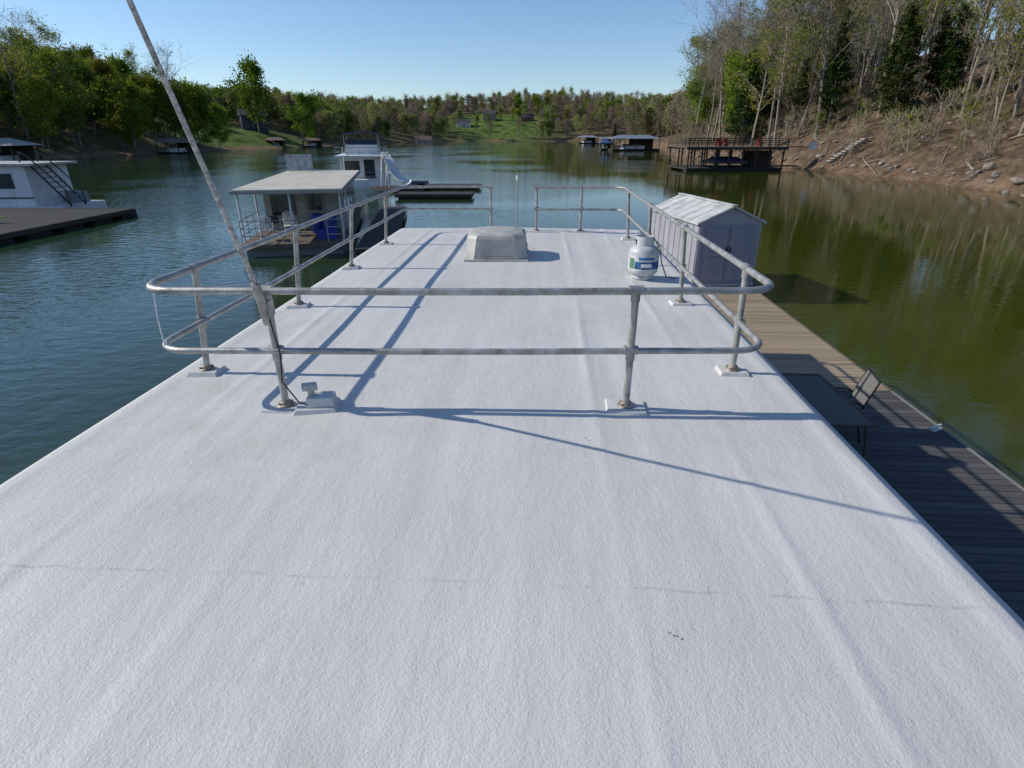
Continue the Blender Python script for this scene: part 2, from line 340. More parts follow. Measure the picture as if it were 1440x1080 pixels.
# glass table
tb=Obj('patio_table',(4.50,7.45,DOCK),-.05)
tb.b2('glass_top',(-.40,-.85,.705),(.40,.85,.712),mat('table_glass',(.03,.032,.03),.35))
for a,b_ in (((-.42,-.87,.71),(.42,-.87,.71)),((.42,-.87,.71),(.42,.87,.71)),((.42,.87,.71),(-.42,.87,.71)),((-.42,.87,.71),(-.42,-.87,.71))): tb.tube('frame',[a,b_],.018,mat('bronze_frame',(.10,.08,.055),.5,.3),8)
for x in (-.38,.38):
    for y in (-.8,.8): tb.tube('legs',[(x*.9,y*.9,.70),(x,y,.35),(x*1.05,y*1.05,0)],.016,MATS['bronze_frame'],8)
tb.done()
def sling_chair(loc,rz):
    c=Obj('patio_chair',loc,rz); fab=mat('sling_fabric',(.17,.17,.16),.85,0,.15,30)
    for s in (-.27,.27):
        c.tube('frame',[(s,-.28,0),(s,-.27,.40),(s,-.25,.62),(s,.15,.64),(s,.24,.60)],.014,dkmetal,8)
        c.tube('frame',[(s,.32,0),(s,.20,.38),(s,.24,.60),(s,.36,1.0)],.014,dkmetal,8)
        c.tube('frame',[(s,-.27,.42),(s,.2,.38)],.013,dkmetal,8)
    c.tube('frame',[(-.27,.36,1.0),(.27,.36,1.0)],.014,dkmetal,8); c.tube('frame',[(-.27,-.27,.42),(.27,-.27,.42)],.014,dkmetal,8)
    V=[];F=[]; pr=[(-.27,.425),(-.1,.385),(.1,.37),(.2,.40),(.235,.6),(.29,.8),(.355,1.0)]
    for y,z in pr:
        for x in (-.265,0,.265): V.append((x,y-(.0 if x else -.015),z-(.012 if x==0 else 0)))
    for i in range(len(pr)-1):
        for j in range(2): F.append((i*3+j,i*3+j+1,i*3+j+4,i*3+j+3))
    c.add('sling',V,F,fab,True); return c.done()
sling_chair((5.02,7.7,DOCK),rad(-105))
# shed
sh=Obj('storage_shed',(5.45,16.75,DOCK+.007),rad(8.5))
SW,SD,SE,SP=2.0,3.6,1.90,2.32
sh.b2('floor',(-.02,-.03,0),(SW+.02,SD+.02,.08),dirtyw)
V=[(0,0,.08),(SW,0,.08),(SW,0,SE),(SW/2,0,SP-.03),(0,0,SE),(0,SD,.08),(SW,SD,.08),(SW,SD,SE),(SW/2,SD,SP-.03),(0,SD,SE)]
sh.add('walls',V,[(0,1,2,3,4),(6,5,9,8,7),(5,0,4,9),(1,6,7,2)],shedw)
for y in np.arange(.3,SD,.42):
    sh.b2('wall_ribs',(-.02,y,.1),(.003,y+.05,SE-.02),shedw); sh.b2('wall_ribs',(SW-.003,y,.1),(SW+.02,y+.05,SE-.02),shedw)
for x in (0.03,SW-.10): sh.b2('corner_trim',(x,-.03,.08),(x+.07,-.004,SE-.01),shedw)
for x0 in (.20,1.01):
    sh.b2('doors',(x0,-.035,.12),(x0+.79,-.004,SE-.08),mat('shed_door',(.27,.27,.33),.55,0,.08,2))
    for z0,z1 in ((.22,.85),(.95,1.70)):
        sh.b2('doors',(x0+.09,-.05,z0),(x0+.70,-.034,z1),mat('shed_door_frame',(.33,.33,.39),.55,0,.08,2))
        sh.b2('doors',(x0+.14,-.058,z0+.06),(x0+.65,-.049,z1-.06),MATS['shed_door'])
sh.b2('handles',(.93,-.09,.9),(.96,-.05,1.2),dkmetal); sh.b2('handles',(1.04,-.09,.9),(1.07,-.05,1.2),dkmetal)
ov=.08
for sgn in (0,1):
    xa=-ov if sgn==0 else SW+ov; za=SE-.05
    pts=[(xa,-ov,za),(SW/2,-ov,SP),(SW/2,SD+ov,SP),(xa,SD+ov,za)]
    up=[(a,b,c+.05) for a,b,c in pts]
    sh.add('roof',pts+up,[(0,1,2,3),(4,7,6,5),(0,4,5,1),(1,5,6,2),(2,6,7,3),(3,7,4,0)],shedr)
    for k in range(7):
        y=-.05+k*(SD+.1)/6.5
        p=[(xa,y,za+.052),(SW/2,y,SP+.052),(SW/2,y+.05,SP+.052),(xa,y+.05,za+.052)]; q=[(a,b,c+.012) for a,b,c in p]
        sh.add('roof',p+q,[(0,1,2,3),(4,7,6,5),(0,4,5,1),(1,5,6,2),(2,6,7,3),(3,7,4,0)],shedr)
sh.box('ridge_cap',(SW/2,SD/2,SP+.065),(.16,SD+.20,.03),shedr)
sh.done(.006)

# ------------------------------------------------------------------ terrain
LAKE=[(64,-400),(55,-60),(47,0),(43,49),(45.4,65),(43.8,85),(41,105),(39.5,130),(40,156),(47,172),(62,216),(66,270),(58,333),(75,400),(110,470),(40,498),(-45,486),(-80,430),(-86,350),(-88,289),(-91,230),(-93,188),(-99,150),(-98,113),(-101,50),(-110,-60),(-120,-400)]
def sdf(x,y):
    x=np.asarray(x,float); y=np.asarray(y,float); dm=np.full(x.shape,1e9); inside=np.zeros(x.shape,bool)
    n=len(LAKE)
    for i in range(n):
        x0,y0=LAKE[i]; x1,y1=LAKE[(i+1)%n]; dx,dy=x1-x0,y1-y0
        t=np.clip(((x-x0)*dx+(y-y0)*dy)/(dx*dx+dy*dy),0,1)
        dm=np.minimum(dm,np.hypot(x-x0-t*dx,y-y0-t*dy))
        c=((y0>y)!=(y1>y)); xi=x0+(y-y0)*dx/(dy if dy else 1e-9); inside^=c&(x<xi)
    return np.where(inside,-dm,dm)
def ss(a,b,x): t=np.clip((x-a)/(b-a),0,1); return t*t*(3-2*t)
def wig(x,y): return (np.sin(x*.11+y*.05)+np.sin(y*.083-x*.04+1.3)+.6*np.sin(x*.23-y*.19+.5)+.35*np.sin(x*.53+y*.47)+.2*np.sin(x*1.1-y*.9))
def hfun(x,y):
    x=np.asarray(x,float); y=np.asarray(y,float)
    d=sdf(x,y)+.8*np.sin(x*.35+y*.3)*.8+.5*np.sin(y*.9)
    wR=ss(0,30,x)*(1-ss(200,330,y)); wL=(1-ss(-75,-40,x))*(1-ss(330,430,y)); wF=np.clip(1-wR-wL,0,1)
    dd=np.maximum(d,0)
    hR=34*(1-np.exp(-dd*.60/34)); 
    mx=34*(1-.66*ss(150,300,y))
    hL=mx*(1-np.exp(-np.maximum(dd-6,0)*.30/mx))+.10*np.minimum(dd,10)
    hF=54*(1-np.exp(-dd*.30/54))*(.84+.16*np.sin(x*.013+1))
    h=wR*hR+wL*hL+wF*hF
    h=h+np.minimum(dd/12,1)*wig(x,y)*.55+np.where(d>0,.35*(1-np.exp(-dd/1.0)),0)
    return np.where(d>0,h,np.maximum(-4,d*.45))
def gl(segs):
    out=[]
    for a,b,s in segs: out+=list(np.arange(a,b,s))
    return np.array(out+[segs[-1][1]])
xs=gl([(-900,-220,20),(-220,-70,4),(-70,34,8),(34,80,1.5),(80,180,4),(180,900,20)])
ys=gl([(-400,-20,20),(-20,30,6),(30,200,2.0),(200,330,4),(330,640,6),(640,1400,25)])
XX,YY=np.meshgrid(xs,ys); ZZ=hfun(XX,YY); DD=sdf(XX,YY)
me=bpy.data.meshes.new('terrain'); nx=len(xs); ny=len(ys)
me.from_pydata(np.stack([XX,YY,ZZ],-1).reshape(-1,3).tolist(),[],[(j*nx+i,j*nx+i+1,(j+1)*nx+i+1,(j+1)*nx+i) for j in range(ny-1) for i in range(nx-1)])
me.polygons.foreach_set('use_smooth',[True]*len(me.polygons))
grass=(1-ss(-80,-60,XX))*.9*ss(1,5,DD)
lawnL=np.exp(-(((XX+112)/28)**2+((YY-245)/48)**2)*1.0)
lawnF=np.exp(-(((XX+15)/60)**2+((YY-545)/60)**2))
g=np.clip(np.maximum(np.maximum(grass*.35,lawnL*1.6),lawnF*1.5),0,1)
shore=np.clip(1-np.abs(ZZ-.3)/.8,0,1)
colr=np.stack([g,shore,np.zeros_like(g),np.ones_like(g)],-1).reshape(-1)
at=me.color_attributes.new('zone','FLOAT_COLOR','POINT'); at.data.foreach_set('color',colr)
tm=bpy.data.materials.new('hillside_ground'); tm.use_nodes=True; N=tm.node_tree.nodes; L=tm.node_tree.links; b=N['Principled BSDF']
b.inputs['Roughness'].default_value=.95; b.inputs['Specular IOR Level'].default_value=.1
tc=N.new('ShaderNodeTexCoord'); a=N.new('ShaderNodeAttribute'); a.attribute_name='zone'; sp=N.new('ShaderNodeSeparateColor'); L.new(a.outputs['Color'],sp.inputs[0])
n1=N.new('ShaderNodeTexNoise'); n1.inputs['Scale'].default_value=.6; n1.inputs['Detail'].default_value=7; n1.inputs['Roughness'].default_value=.8; L.new(tc.outputs['Object'],n1.inputs[0])
r1=N.new('ShaderNodeValToRGB'); e=r1.color_ramp.elements; e[0].position=.36; e[0].color=(.05,.036,.024,1); e[1].position=.66; e[1].color=(.28,.205,.14,1)
x_=e.new(.5); x_.color=(.15,.105,.07,1); L.new(n1.outputs['Fac'],r1.inputs[0])
n2=N.new('ShaderNodeTexNoise'); n2.inputs['Scale'].default_value=.25; n2.inputs['Detail'].default_value=5; L.new(tc.outputs['Object'],n2.inputs[0])
r2=N.new('ShaderNodeValToRGB'); e=r2.color_ramp.elements; e[0].position=.35;e[0].color=(.05,.09,.02,1); e[1].position=.65; e[1].color=(.15,.21,.05,1); L.new(n2.outputs['Fac'],r2.inputs[0])
m1=N.new('ShaderNodeMixRGB'); L.new(sp.outputs[0],m1.inputs[0]); L.new(r1.outputs[0],m1.inputs[1]); L.new(r2.outputs[0],m1.inputs[2])
r3=N.new('ShaderNodeValToRGB'); e=r3.color_ramp.elements; e[0].position=.35;e[0].color=(.12,.07,.042,1); e[1].position=.65; e[1].color=(.38,.26,.17,1); L.new(n1.outputs['Fac'],r3.inputs[0])
m2=N.new('ShaderNodeMixRGB'); L.new(sp.outputs[1],m2.inputs[0]); L.new(m1.outputs[0],m2.inputs[1]); L.new(r3.outputs[0],m2.inputs[2]); L.new(m2.outputs[0],b.inputs['Base Color'])
bp=N.new('ShaderNodeBump'); bp.inputs['Strength'].default_value=1.; bp.inputs['Distance'].default_value=.6; L.new(n1.outputs['Fac'],bp.inputs['Height']); L.new(bp.outputs[0],b.inputs['Normal'])
me.materials.append(tm); to=bpy.data.objects.new('terrain',me); COL.objects.link(to)

# water
wm=bpy.data.materials.new('lake_water'); wm.use_nodes=True; N=wm.node_tree.nodes; L=wm.node_tree.links; b=N['Principled BSDF']
b.inputs['Roughness'].default_value=.03; b.inputs['IOR'].default_value=1.34
tc=N.new('ShaderNodeTexCoord'); mp=N.new('ShaderNodeMapping'); mp.inputs['Scale'].default_value=(.8,1.5,1); mp.inputs['Rotation'].default_value=(0,0,.25); L.new(tc.outputs['Object'],mp.inputs[0])
na=N.new('ShaderNodeTexNoise'); na.inputs['Scale'].default_value=2.0; na.inputs['Detail'].default_value=3; na.inputs['Roughness'].default_value=.5; L.new(mp.outputs[0],na.inputs[0])
sp=N.new('ShaderNodeSeparateXYZ'); L.new(tc.outputs['Object'],sp.inputs[0])
mr=N.new('ShaderNodeMapRange'); mr.inputs['From Min'].default_value=-16; mr.inputs['From Max'].default_value=8; mr.inputs['To Min'].default_value=.11; mr.inputs['To Max'].default_value=.020; L.new(sp.outputs['X'],mr.inputs[0])
nb=N.new('ShaderNodeTexNoise'); nb.inputs['Scale'].default_value=.05; nb.inputs['Detail'].default_value=2; L.new(tc.outputs['Object'],nb.inputs[0])
mr3=N.new('ShaderNodeMapRange'); mr3.inputs['From Min'].default_value=.35; mr3.inputs['From Max'].default_value=.65; mr3.inputs['To Min'].default_value=.35; mr3.inputs['To Max'].default_value=1.6; L.new(nb.outputs['Fac'],mr3.inputs[0])
mu=N.new('ShaderNodeMath'); mu.operation='MULTIPLY'; L.new(mr.outputs[0],mu.inputs[0]); L.new(mr3.outputs[0],mu.inputs[1])
bp=N.new('ShaderNodeBump'); bp.inputs['Distance'].default_value=.35; L.new(mu.outputs[0],bp.inputs['Strength']); L.new(na.outputs['Fac'],bp.inputs['Height']); L.new(bp.outputs[0],b.inputs['Normal'])
mc=N.new('ShaderNodeMapRange'); mc.inputs['From Min'].default_value=-12; mc.inputs['From Max'].default_value=8; L.new(sp.outputs['X'],mc.inputs[0])
mxc=N.new('ShaderNodeMixRGB'); mxc.inputs[1].default_value=(.020,.046,.025,1); mxc.inputs[2].default_value=(.038,.049,.005,1); L.new(mc.outputs[0],mxc.inputs[0]); L.new(mxc.outputs[0],b.inputs['Base Color'])  # teal left, olive right: sky and hillside reflections painted into the base colour
w=Obj('water'); w.add('w',[(-900,-400,0),(900,-400,0),(900,1400,0),(-900,1400,0)],[(0,1,2,3)],wm); w.done()

# ------------------------------------------------------------------ trees
bark=mat('bark',(.38,.32,.26),.9,0,.3,2.5); bark2=mat('bark_gray',(.30,.26,.22),.9,0,.3,2.5)
lfA=leaf_mat('leaf_spring',(.14,.18,.02),(.34,.38,.05),.45)
lfB=leaf_mat('leaf_green',(.08,.13,.016),(.21,.29,.035),.45)
lfC=leaf_mat('leaf_cedar',(.018,.032,.010),(.06,.085,.022),.1)
lfD=leaf_mat('leaf_bud',(.21,.17,.075),(.36,.31,.14),.35)
lfE=leaf_mat('far_twigs_hazed',(.17,.13,.095),(.32,.255,.19),.25)  # far twigs made paler, distance haze put into the colour
lfF=leaf_mat('far_spring_hazed',(.17,.19,.06),(.35,.37,.12),.4)  # far spring leaves lightened the same way, haze painted into their colour
def leaves(rng,C,size,spread,n,flat=0.):
    C=np.repeat(np.array(C),n,0); C=C+rng.normal(0,spread,C.shape)
    k=len(C); a=rng.normal(0,1,(k,3)); a/=np.linalg.norm(a,axis=1)[:,None]
    b=rng.normal(0,1,(k,3)); b-= (a*b).sum(1)[:,None]*a; b/=np.linalg.norm(b,axis=1)[:,None]
    s=(size*rng.uniform(.5,1.3,k))[:,None]; a=a*s; b=b*s*.65
    V=np.stack([C-a*.9,C-b+a*.1,C+a,C+b*.8-a*.1],1).reshape(-1,3)
    return V
def make_tree(name,seed,H,kind,lod=0):
    rng=np.random.default_rng(seed); V=[];F=[];tips=[]
    def tube(P,Rr,k):
        o=len(V); 
        for i,p in enumerate(P):
            d=P[min(i+1,len(P)-1)]-P[max(i-1,0)]; d/=np.linalg.norm(d)+1e-9
            u=np.array([1.,0,0]) if abs(d[0])<.8 else np.array([0,1.,0]); a=np.cross(d,u); a/=np.linalg.norm(a); b=np.cross(d,a)
            for j in range(k):
                t=2*math.pi*j/k; V.append(p+(a*math.cos(t)+b*math.sin(t))*Rr[i])
        for i in range(len(P)-1):
            for j in range(k): F.append((o+i*k+j,o+i*k+(j+1)%k,o+(i+1)*k+(j+1)%k,o+(i+1)*k+j))
    P=dict(bare=dict(t0=.34,n=(15,6,5),ang=(.55,.7,.8),l1=.36),spring=dict(t0=.28,n=(15,6,4),ang=(.6,.7,.8),l1=.33),
           full=dict(t0=.14,n=(17,6,4),ang=(.85,.8,.8),l1=.42),shrub=dict(t0=.03,n=(12,6,3),ang=(.6,.6,.7),l1=.6),far=dict(t0=.2,n=(9,4,0),ang=(.8,.8,.8),l1=.36))[kind]
    maxl=2 if (kind=='far' or kind=='shrub') else 3
    if lod==1: maxl=2
    def br(p,d,L_,r,lvl):
        n=(8,5,3,2)[lvl]; k=(7,4,3,3)[lvl]; pts=[p]; rr=[r]; ds=[d]
        for i in range(n):
            d=d+rng.normal(0,(.045,.13,.2,.22)[lvl],3)+np.array([0,0,(.03,.10,.06,.04)[lvl]]); d/=np.linalg.norm(d)
            p=p+d*L_/n; pts.append(p); ds.append(d); rr.append(max(r*(1-.85*(i+1)/n),.012))
        tube(pts,rr,k)
        if lvl>=maxl-1: tips.extend(pts[1+(lvl<maxl):])
        if lvl<maxl:
            nc=P['n'][lvl]
            for c in range(nc):
                t=(P['t0']+(1-P['t0'])*(c+rng.uniform(0,.9))/nc) if lvl==0 else rng.uniform(.25,1)
                f=t*n; i=min(int(f),n-1); q=pts[i]+(pts[i+1]-pts[i])*(f-i); dd=ds[i+1]
                pr=rng.normal(0,1,3); pr-=pr.dot(dd)*dd; pr/=np.linalg.norm(pr); an=P['ang'][lvl]*rng.uniform(.7,1.3)
                if lvl==0:
                    sh_=math.sin(math.pi*min(1,(t-P['t0'])/(1-P['t0'])*.85+.18))**.6; LL=H*P['l1']*sh_*rng.uniform(.7,1.2)
                else: LL=L_*rng.uniform(.35,.6)
                br(q,dd*math.cos(an)+pr*math.sin(an),LL,max(rr[i]*(.5 if lvl==0 else .6),.022),lvl+1)
    lean=rng.normal(0,.05,2)
    br(np.array([0,0,-.8]),np.array([lean[0],lean[1],1.]),H+.8,H*.0115 if kind!='shrub' else H*.015,0)
    return np.array(V),F,np.array(tips),rng
def fin(name,V,F,LV,barkm,leafm):
    nv=len(V); nq=len(LV)//4
    me=bpy.data.meshes.new(name)
    VV=np.concatenate([V,LV]) if nq else V
    FF=list(F)+[(nv+4*i,nv+4*i+1,nv+4*i+2,nv+4*i+3) for i in range(nq)]
    me.from_pydata(VV.tolist(),[],FF); me.materials.append(barkm); me.materials.append(leafm)
    me.polygons.foreach_set('material_index',[0]*len(F)+[1]*nq); me.update(); return me
lib={}
for k in ('bare','spring','full','cedar','shrub','farG','farB','farS','bud'): lib[k]=[]
for i in range(4):
    V,F,T,rng=make_tree('b',10+i,21,'bare'); lib['bare'].append(fin('bare_tree_mesh',V,F,leaves(rng,T[::3],.10,.3,1),bark if i%2 else bark2,lfD))
for i in range(4):
    V,F,T,rng=make_tree('s',20+i,20,'spring'); lib['spring'].append(fin('budding_tree_mesh',V,F,leaves(rng,T[::2],.19,.45,5),bark,lfA))
for i in range(3):
    V,F,T,rng=make_tree('s',25+i,21,'spring'); lib['bud'].append(fin('bud_tree_mesh',V,F,leaves(rng,T[::2],.13,.4,3),bark2,lfD))
for i in range(4):
    V,F,T,rng=make_tree('f',30+i,15,'full',1); lib['full'].append(fin('leafy_tree_mesh',V,F,leaves(rng,T,.31,.55,15),bark2,lfB if i%2 else lfA))
for i in range(3):
    V,F,T,rng=make_tree('sh',40+i,4.0,'shrub'); lib['shrub'].append(fin('shrub_mesh',V,F,leaves(rng,T[::2],.08,.2,2 if i else 6),bark,lfD if i else lfA))
for i in range(3):
    rng=np.random.default_rng(50+i); H=15; C=[]; VV=[];FF=[]
    def cone(p,q,r0,r1,k=5):
        o=len(VV); d=(q-p)/np.linalg.norm(q-p); u=np.array([1.,0,0]) if abs(d[0])<.8 else np.array([0,1.,0]); a=np.cross(d,u); a/=np.linalg.norm(a); b=np.cross(d,a)
        for P_,r_ in ((p,r0),(q,r1)):
            for j in range(k):
                t=6.283*j/k; VV.append(P_+(a*math.cos(t)+b*math.sin(t))*r_)
        for j in range(k): FF.append((o+j,o+(j+1)%k,o+k+(j+1)%k,o+k+j))
    cone(np.array([0,0,-.8]),np.array([0,0,H*.95]),.2,.03,7)
    for k in range(150):
        t=rng.uniform(.08,1)**.85; z=t*H; Lr=(1-t)**.75*3.1*rng.uniform(.45,1.2)+.25; az=rng.uniform(0,6.283)
        p=np.array([0,0,z]); q=p+np.array([math.cos(az)*Lr,math.sin(az)*Lr,Lr*rng.uniform(-.05,.45)])
        cone(p,q,.035,.012,3)
        for s_ in np.linspace(.3,1,int(3+Lr*2)): C.append(p+(q-p)*s_)
    lib['cedar'].append(fin('cedar_mesh',np.array(VV),FF,leaves(rng,C,.22,.22,6),bark2,lfC))
for i in range(3):
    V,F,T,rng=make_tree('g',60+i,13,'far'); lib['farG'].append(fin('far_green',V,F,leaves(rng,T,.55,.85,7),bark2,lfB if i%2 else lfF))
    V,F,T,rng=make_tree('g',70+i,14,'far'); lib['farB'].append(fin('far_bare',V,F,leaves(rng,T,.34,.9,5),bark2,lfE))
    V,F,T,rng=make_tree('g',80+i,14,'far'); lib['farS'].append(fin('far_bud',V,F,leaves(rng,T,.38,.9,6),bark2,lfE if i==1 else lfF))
names=dict(bare='bare_tree',spring='budding_tree',full='leafy_tree',cedar='cedar_tree',shrub='shrub',bud='budding_tree',farG='leafy_tree')
forest=bpy.data.objects.new('distant_forest',None); COL.objects.link(forest)
hillw=bpy.data.objects.new('hillside_woods',None); COL.objects.link(hillw)
cnt=0
def put(kind,x,y,s=1.,parent=None,z=None,rz=None,vi=None):
    global cnt
    l=lib[kind]; me_=l[vi if vi is not None else random.randrange(len(l))]
    o=bpy.data.objects.new(names.get(kind,'tree') if parent is None else 'tree',me_); COL.objects.link(o)
    zz=float(hfun(x,y)) if z is None else z
    o.location=(x,y,zz-.1); o.rotation_euler=(random.uniform(-.05,.05),random.uniform(-.07,.03),random.uniform(0,6.28) if rz is None else rz)
    o.scale=(s*random.uniform(.9,1.1),s*random.uniform(.9,1.1),s*random.uniform(.92,1.1))
    if parent: o.parent=parent
    cnt+=1
def grid(x0,x1,y0,y1,st):
    gx,gy=np.meshgrid(np.arange(x0,x1,st),np.arange(y0,y1,st)); rng=np.random.default_rng(int(st*10)+int(abs(x0))%97)
    gx=gx+rng.uniform(-.48,.48,gx.shape)*st; gy=gy+rng.uniform(-.48,.48,gy.shape)*st
    return gx.ravel(),gy.ravel(),sdf(gx.ravel(),gy.ravel()),hfun(gx.ravel(),gy.ravel())
# right wooded bank
X,Y,D_,H_=grid(40,125,26,205,4.9)
for x,y,d_,h_ in zip(X,Y,D_,H_):
    if d_<3.5 or d_>56 or x/y>1.25: continue
    if y<100 and d_<9 and random.random()<.6: continue
    if 74<y<92 and d_<14 and random.random()<.8: continue
    if d_>28 and random.random()<.35: continue
    near=(y<150 and d_<34)
    r=random.random()
    k='bare' if r<.36 else 'bud' if r<.54 else 'spring' if r<.84 else 'cedar' if r<.94 else 'full'
    if y>115 and k=='spring' and random.random()<.45: k='bare'
    s=random.uniform(.65,1.15)*(.8 if k=='full' else 1)
    if y>120 and k!='cedar': s*=1.1
    put(k,x,y,s,None if near else hillw,h_)
for x,y,s in [(44,118,1.15),(46,124,.9),(55,92,1.0),(58,84,.85),(62,70,1.05),(52,101,.9),(70,62,1.1),(66,75,1.2)]: put('cedar',x,y,s)
for x,y,s,v in [(52,60,.75,0),(57,56,.85,2),(55,70,.6,2),(64,58,.9,1),(60,66,.8,3),(68,70,.9,0)]: put('spring',x,y,s,vi=v)
X,Y,D_,H_=grid(42,70,38,170,2.9)
for x,y,d_,h_ in zip(X,Y,D_,H_):
    if d_<1.5 or d_>22 or random.random()<.4: continue
    put('shrub',x,y,random.uniform(.4,1.3),hillw,h_)
# left bank
X,Y,D_,H_=grid(-300,-86,60,420,7.8)
for x,y,d_,h_ in zip(X,Y,D_,H_):
    if d_<4 or d_>110 or x/y<-1.4: continue
    if 200<y<300 and d_<48: continue
    r=random.random()
    if d_<45 and y<215: k='full' if r<.55 else 'spring' if r<.88 else 'cedar' if r<.92 else 'bare'
    else: k='farG' if r<.5 else 'farS' if r<.8 else 'farB' if r<.93 else 'cedar'
    put(k,x,y,random.uniform(.75,1.2),forest,h_)
# far shore
X,Y,D_,H_=grid(-230,480,290,700,8.8)
for x,y,d_,h_ in zip(X,Y,D_,H_):
    if d_<4 or d_>155 or (x<-70 and y<420) or x/y>.62: continue
    q=((x+18)/46)**2+((y-545)/48)**2<1
    if q and d_>9: continue
    if q and random.random()<.5: continue
    r=random.random()
    k='farG' if r<.20 else 'farS' if r<.62 else 'farB' if r<.96 else 'cedar'
    put(k,x,y,random.uniform(.7,1.15),forest,h_)
X,Y,D_,H_=grid(45,150,205,400,7)
for x,y,d_,h_ in zip(X,Y,D_,H_):
    if d_<3 or d_>60: continue
    r=random.random(); put('farB' if r<.55 else 'farS' if r<.85 else 'farG',x,y,random.uniform(.8,1.2),forest,h_)
for x,y,s,k,v in [(-104,252,1.55,'full',1),(-90,262,1.35,'full',3),(-111,172,1.05,'full',0),(-99,160,.85,'full',2),(-116,150,1.1,'full',0),(-94,195,.9,'full',2),(-107,140,.95,'full',0),(-103,182,1.0,'full',0)]:
    put(k,x,y,s,vi=v)
for x,y,s in [(-30,520,.8),(5,535,.9),(-10,560,.8),(12,565,.9),(-45,540,.8),(-22,535,.7),(0,550,.8)]: put('farG',x,y,s)
print('TREES',cnt)
# rocks
rk=Obj('shore_rocks'); rockm=mat('rock',(.30,.26,.22),.9,0,.35,2,.4,6)
import bmesh
bm=bmesh.new(); bmesh.ops.create_icosphere(bm,subdivisions=2,radius=1); icoV=np.array([v.co[:] for v in bm.verts]); icoF=[tuple(v.index for v in f.verts) for f in bm.faces]; bm.free()
rng=np.random.default_rng(5); tries=0; made=0
while made<420 and tries<9000:
    tries+=1; y=rng.uniform(35,170); x=rng.uniform(39,60); d_=float(sdf(x,y))
    if d_<-.4 or d_>(16 if rng.random()<.25 else 2.0): continue
    s=rng.uniform(.08,.34)*(1.7 if rng.random()<.1 else 1); z=float(hfun(x,y))
    v=icoV*(1+.28*np.sin(icoV@rng.normal(0,2.2,(3,3))+rng.uniform(0,6,3)).mean(1))[:,None]
    v=np.sign(v)*np.abs(v)**.8*s*np.array([rng.uniform(.8,1.5),rng.uniform(.8,1.4),rng.uniform(.45,.8)])
    a=rng.uniform(0,6.28); R_=np.array([[math.cos(a),-math.sin(a),0],[math.sin(a),math.cos(a),0],[0,0,1]])
    rk.add('r',(v@R_.T+np.array([x,y,z+s*.05])).tolist(),icoF,rockm); made+=1
rk.done()
lg=Obj('fallen_logs'); 
for k in range(60):
    y=rng.uniform(40,150); x=np.interp(y,[36,49,65,85,105,150],[44,43,45.4,43.8,41,40])+rng.uniform(-1,14); z=float(hfun(x,y)); a=rng.uniform(0,6.28); l=rng.uniform(1.5,6)
    x2,y2=x+l*math.cos(a),y+l*math.sin(a); z2=float(hfun(x2,y2))
    lg.tube('l',[(x,y,max(z,0)+.15),((x+x2)/2,(y+y2)/2+.2,max((z+z2)/2,0)+.3),(x2,y2,max(z2,0)+.2)],rng.uniform(.05,.14),bark,6,.03)
lg.done()
# stairs up the bank
st=Obj('bank_stairs'); conc=mat('concrete_steps',(.40,.37,.32),.85,0,.15,3)
zs0=float(hfun(45.0,85)); zs1=float(hfun(50.0,86))
for k in range(10):
    x=45.0+k*.5; y=85+k*.08; z=zs0+.1+(zs1-zs0)*k/9
    st.box('treads',(x,y,z+.08),(.50,1.2,.14),conc); st.box('risers',(x+.22,y,z-.14),(.05,1.18,.30),conc)
st.tube('rail',[(45.0,84.3,zs0+1.1),(49.7,85.2,zs1+1.1)],.04,wood,6)
st.done()
ds=Obj('satellite_dish',(41.5,84,float(hfun(41.5,86))+.2)); 
ds.tube('p',[(0,0,-1.5),(0,0,3.6)],.05,metal,8)
prof=[(0,0),(.3,.03),(.45,.10),(.6,.2)]
V=[];F=[]; n=20
for r_,z_ in prof:
    for j in range(n): t=6.283*j/n; V.append((r_*math.cos(t),-.1-z_*.9,3.8+r_*math.sin(t)))
for i in range(3):
    for j in range(n): F.append((i*n+j,i*n+(j+1)%n,(i+1)*n+(j+1)%n,(i+1)*n+j))
ds.add('dish',V,F,white,True); ds.tube('arm',[(0,-.1,3.2),(0,-.9,3.6)],.03,metal,6); ds.done()

# ------------------------------------------------------------------ two-level boat dock (right shore)
bd=Obj('two_level_dock',(24.2,83,0),rad(2))
Wd,Dd=13.6,9.
bd.b2('float_deck',(0,0,.25),(Wd,Dd,.45),wdark); bd.b2('floats',(.1,.1,-.3),(Wd-.1,1.6,.25),blk); bd.b2('floats',(.1,Dd-1.6,-.3),(Wd-.1,Dd,.25),blk)
bd.b2('upper_deck',(-.3,-.3,3.05),(Wd+.3,Dd+.3,3.2),wood); bd.b2('upper_deck',(-.25,-.25,2.8),(Wd+.25,-.1,3.05),wooddk); bd.b2('upper_deck',(-.25,Dd,2.8),(Wd+.25,Dd+.15,3.05),wooddk)
for x in np.linspace(.15,Wd-.15,8):
    for y in (.15,Dd/2,Dd-.15): bd.b2('posts',(x-.09,y-.09,.4),(x+.09,y+.09,3.05),wooddk)
for x in np.linspace(.0,Wd,12):
    for y in (-.2,Dd+.2): bd.b2('railing',(x-.05,y-.05,3.2),(x+.05,y+.05,4.25),wooddk)
for i in range(7):
    x0=.15+i*(Wd-.3)/7; bd.tube('braces',[(x0,.1,2.2),(x0+.8,.1,2.95)],.05,wooddk,6); bd.tube('braces',[(x0+1.9,.1,2.2),(x0+1.1,.1,2.95)],.05,wooddk,6)
    bd.tube('braces',[(x0,.3,.6),(x0+1.9,.3,2.4)],.04,wooddk,6)
for y in (-.2,Dd+.2):
    for z in (3.5,3.72,3.95,4.22): bd.b2('railing',(-.2,y-.03,z-.035),(Wd+.2,y+.03,z+.035),wooddk)
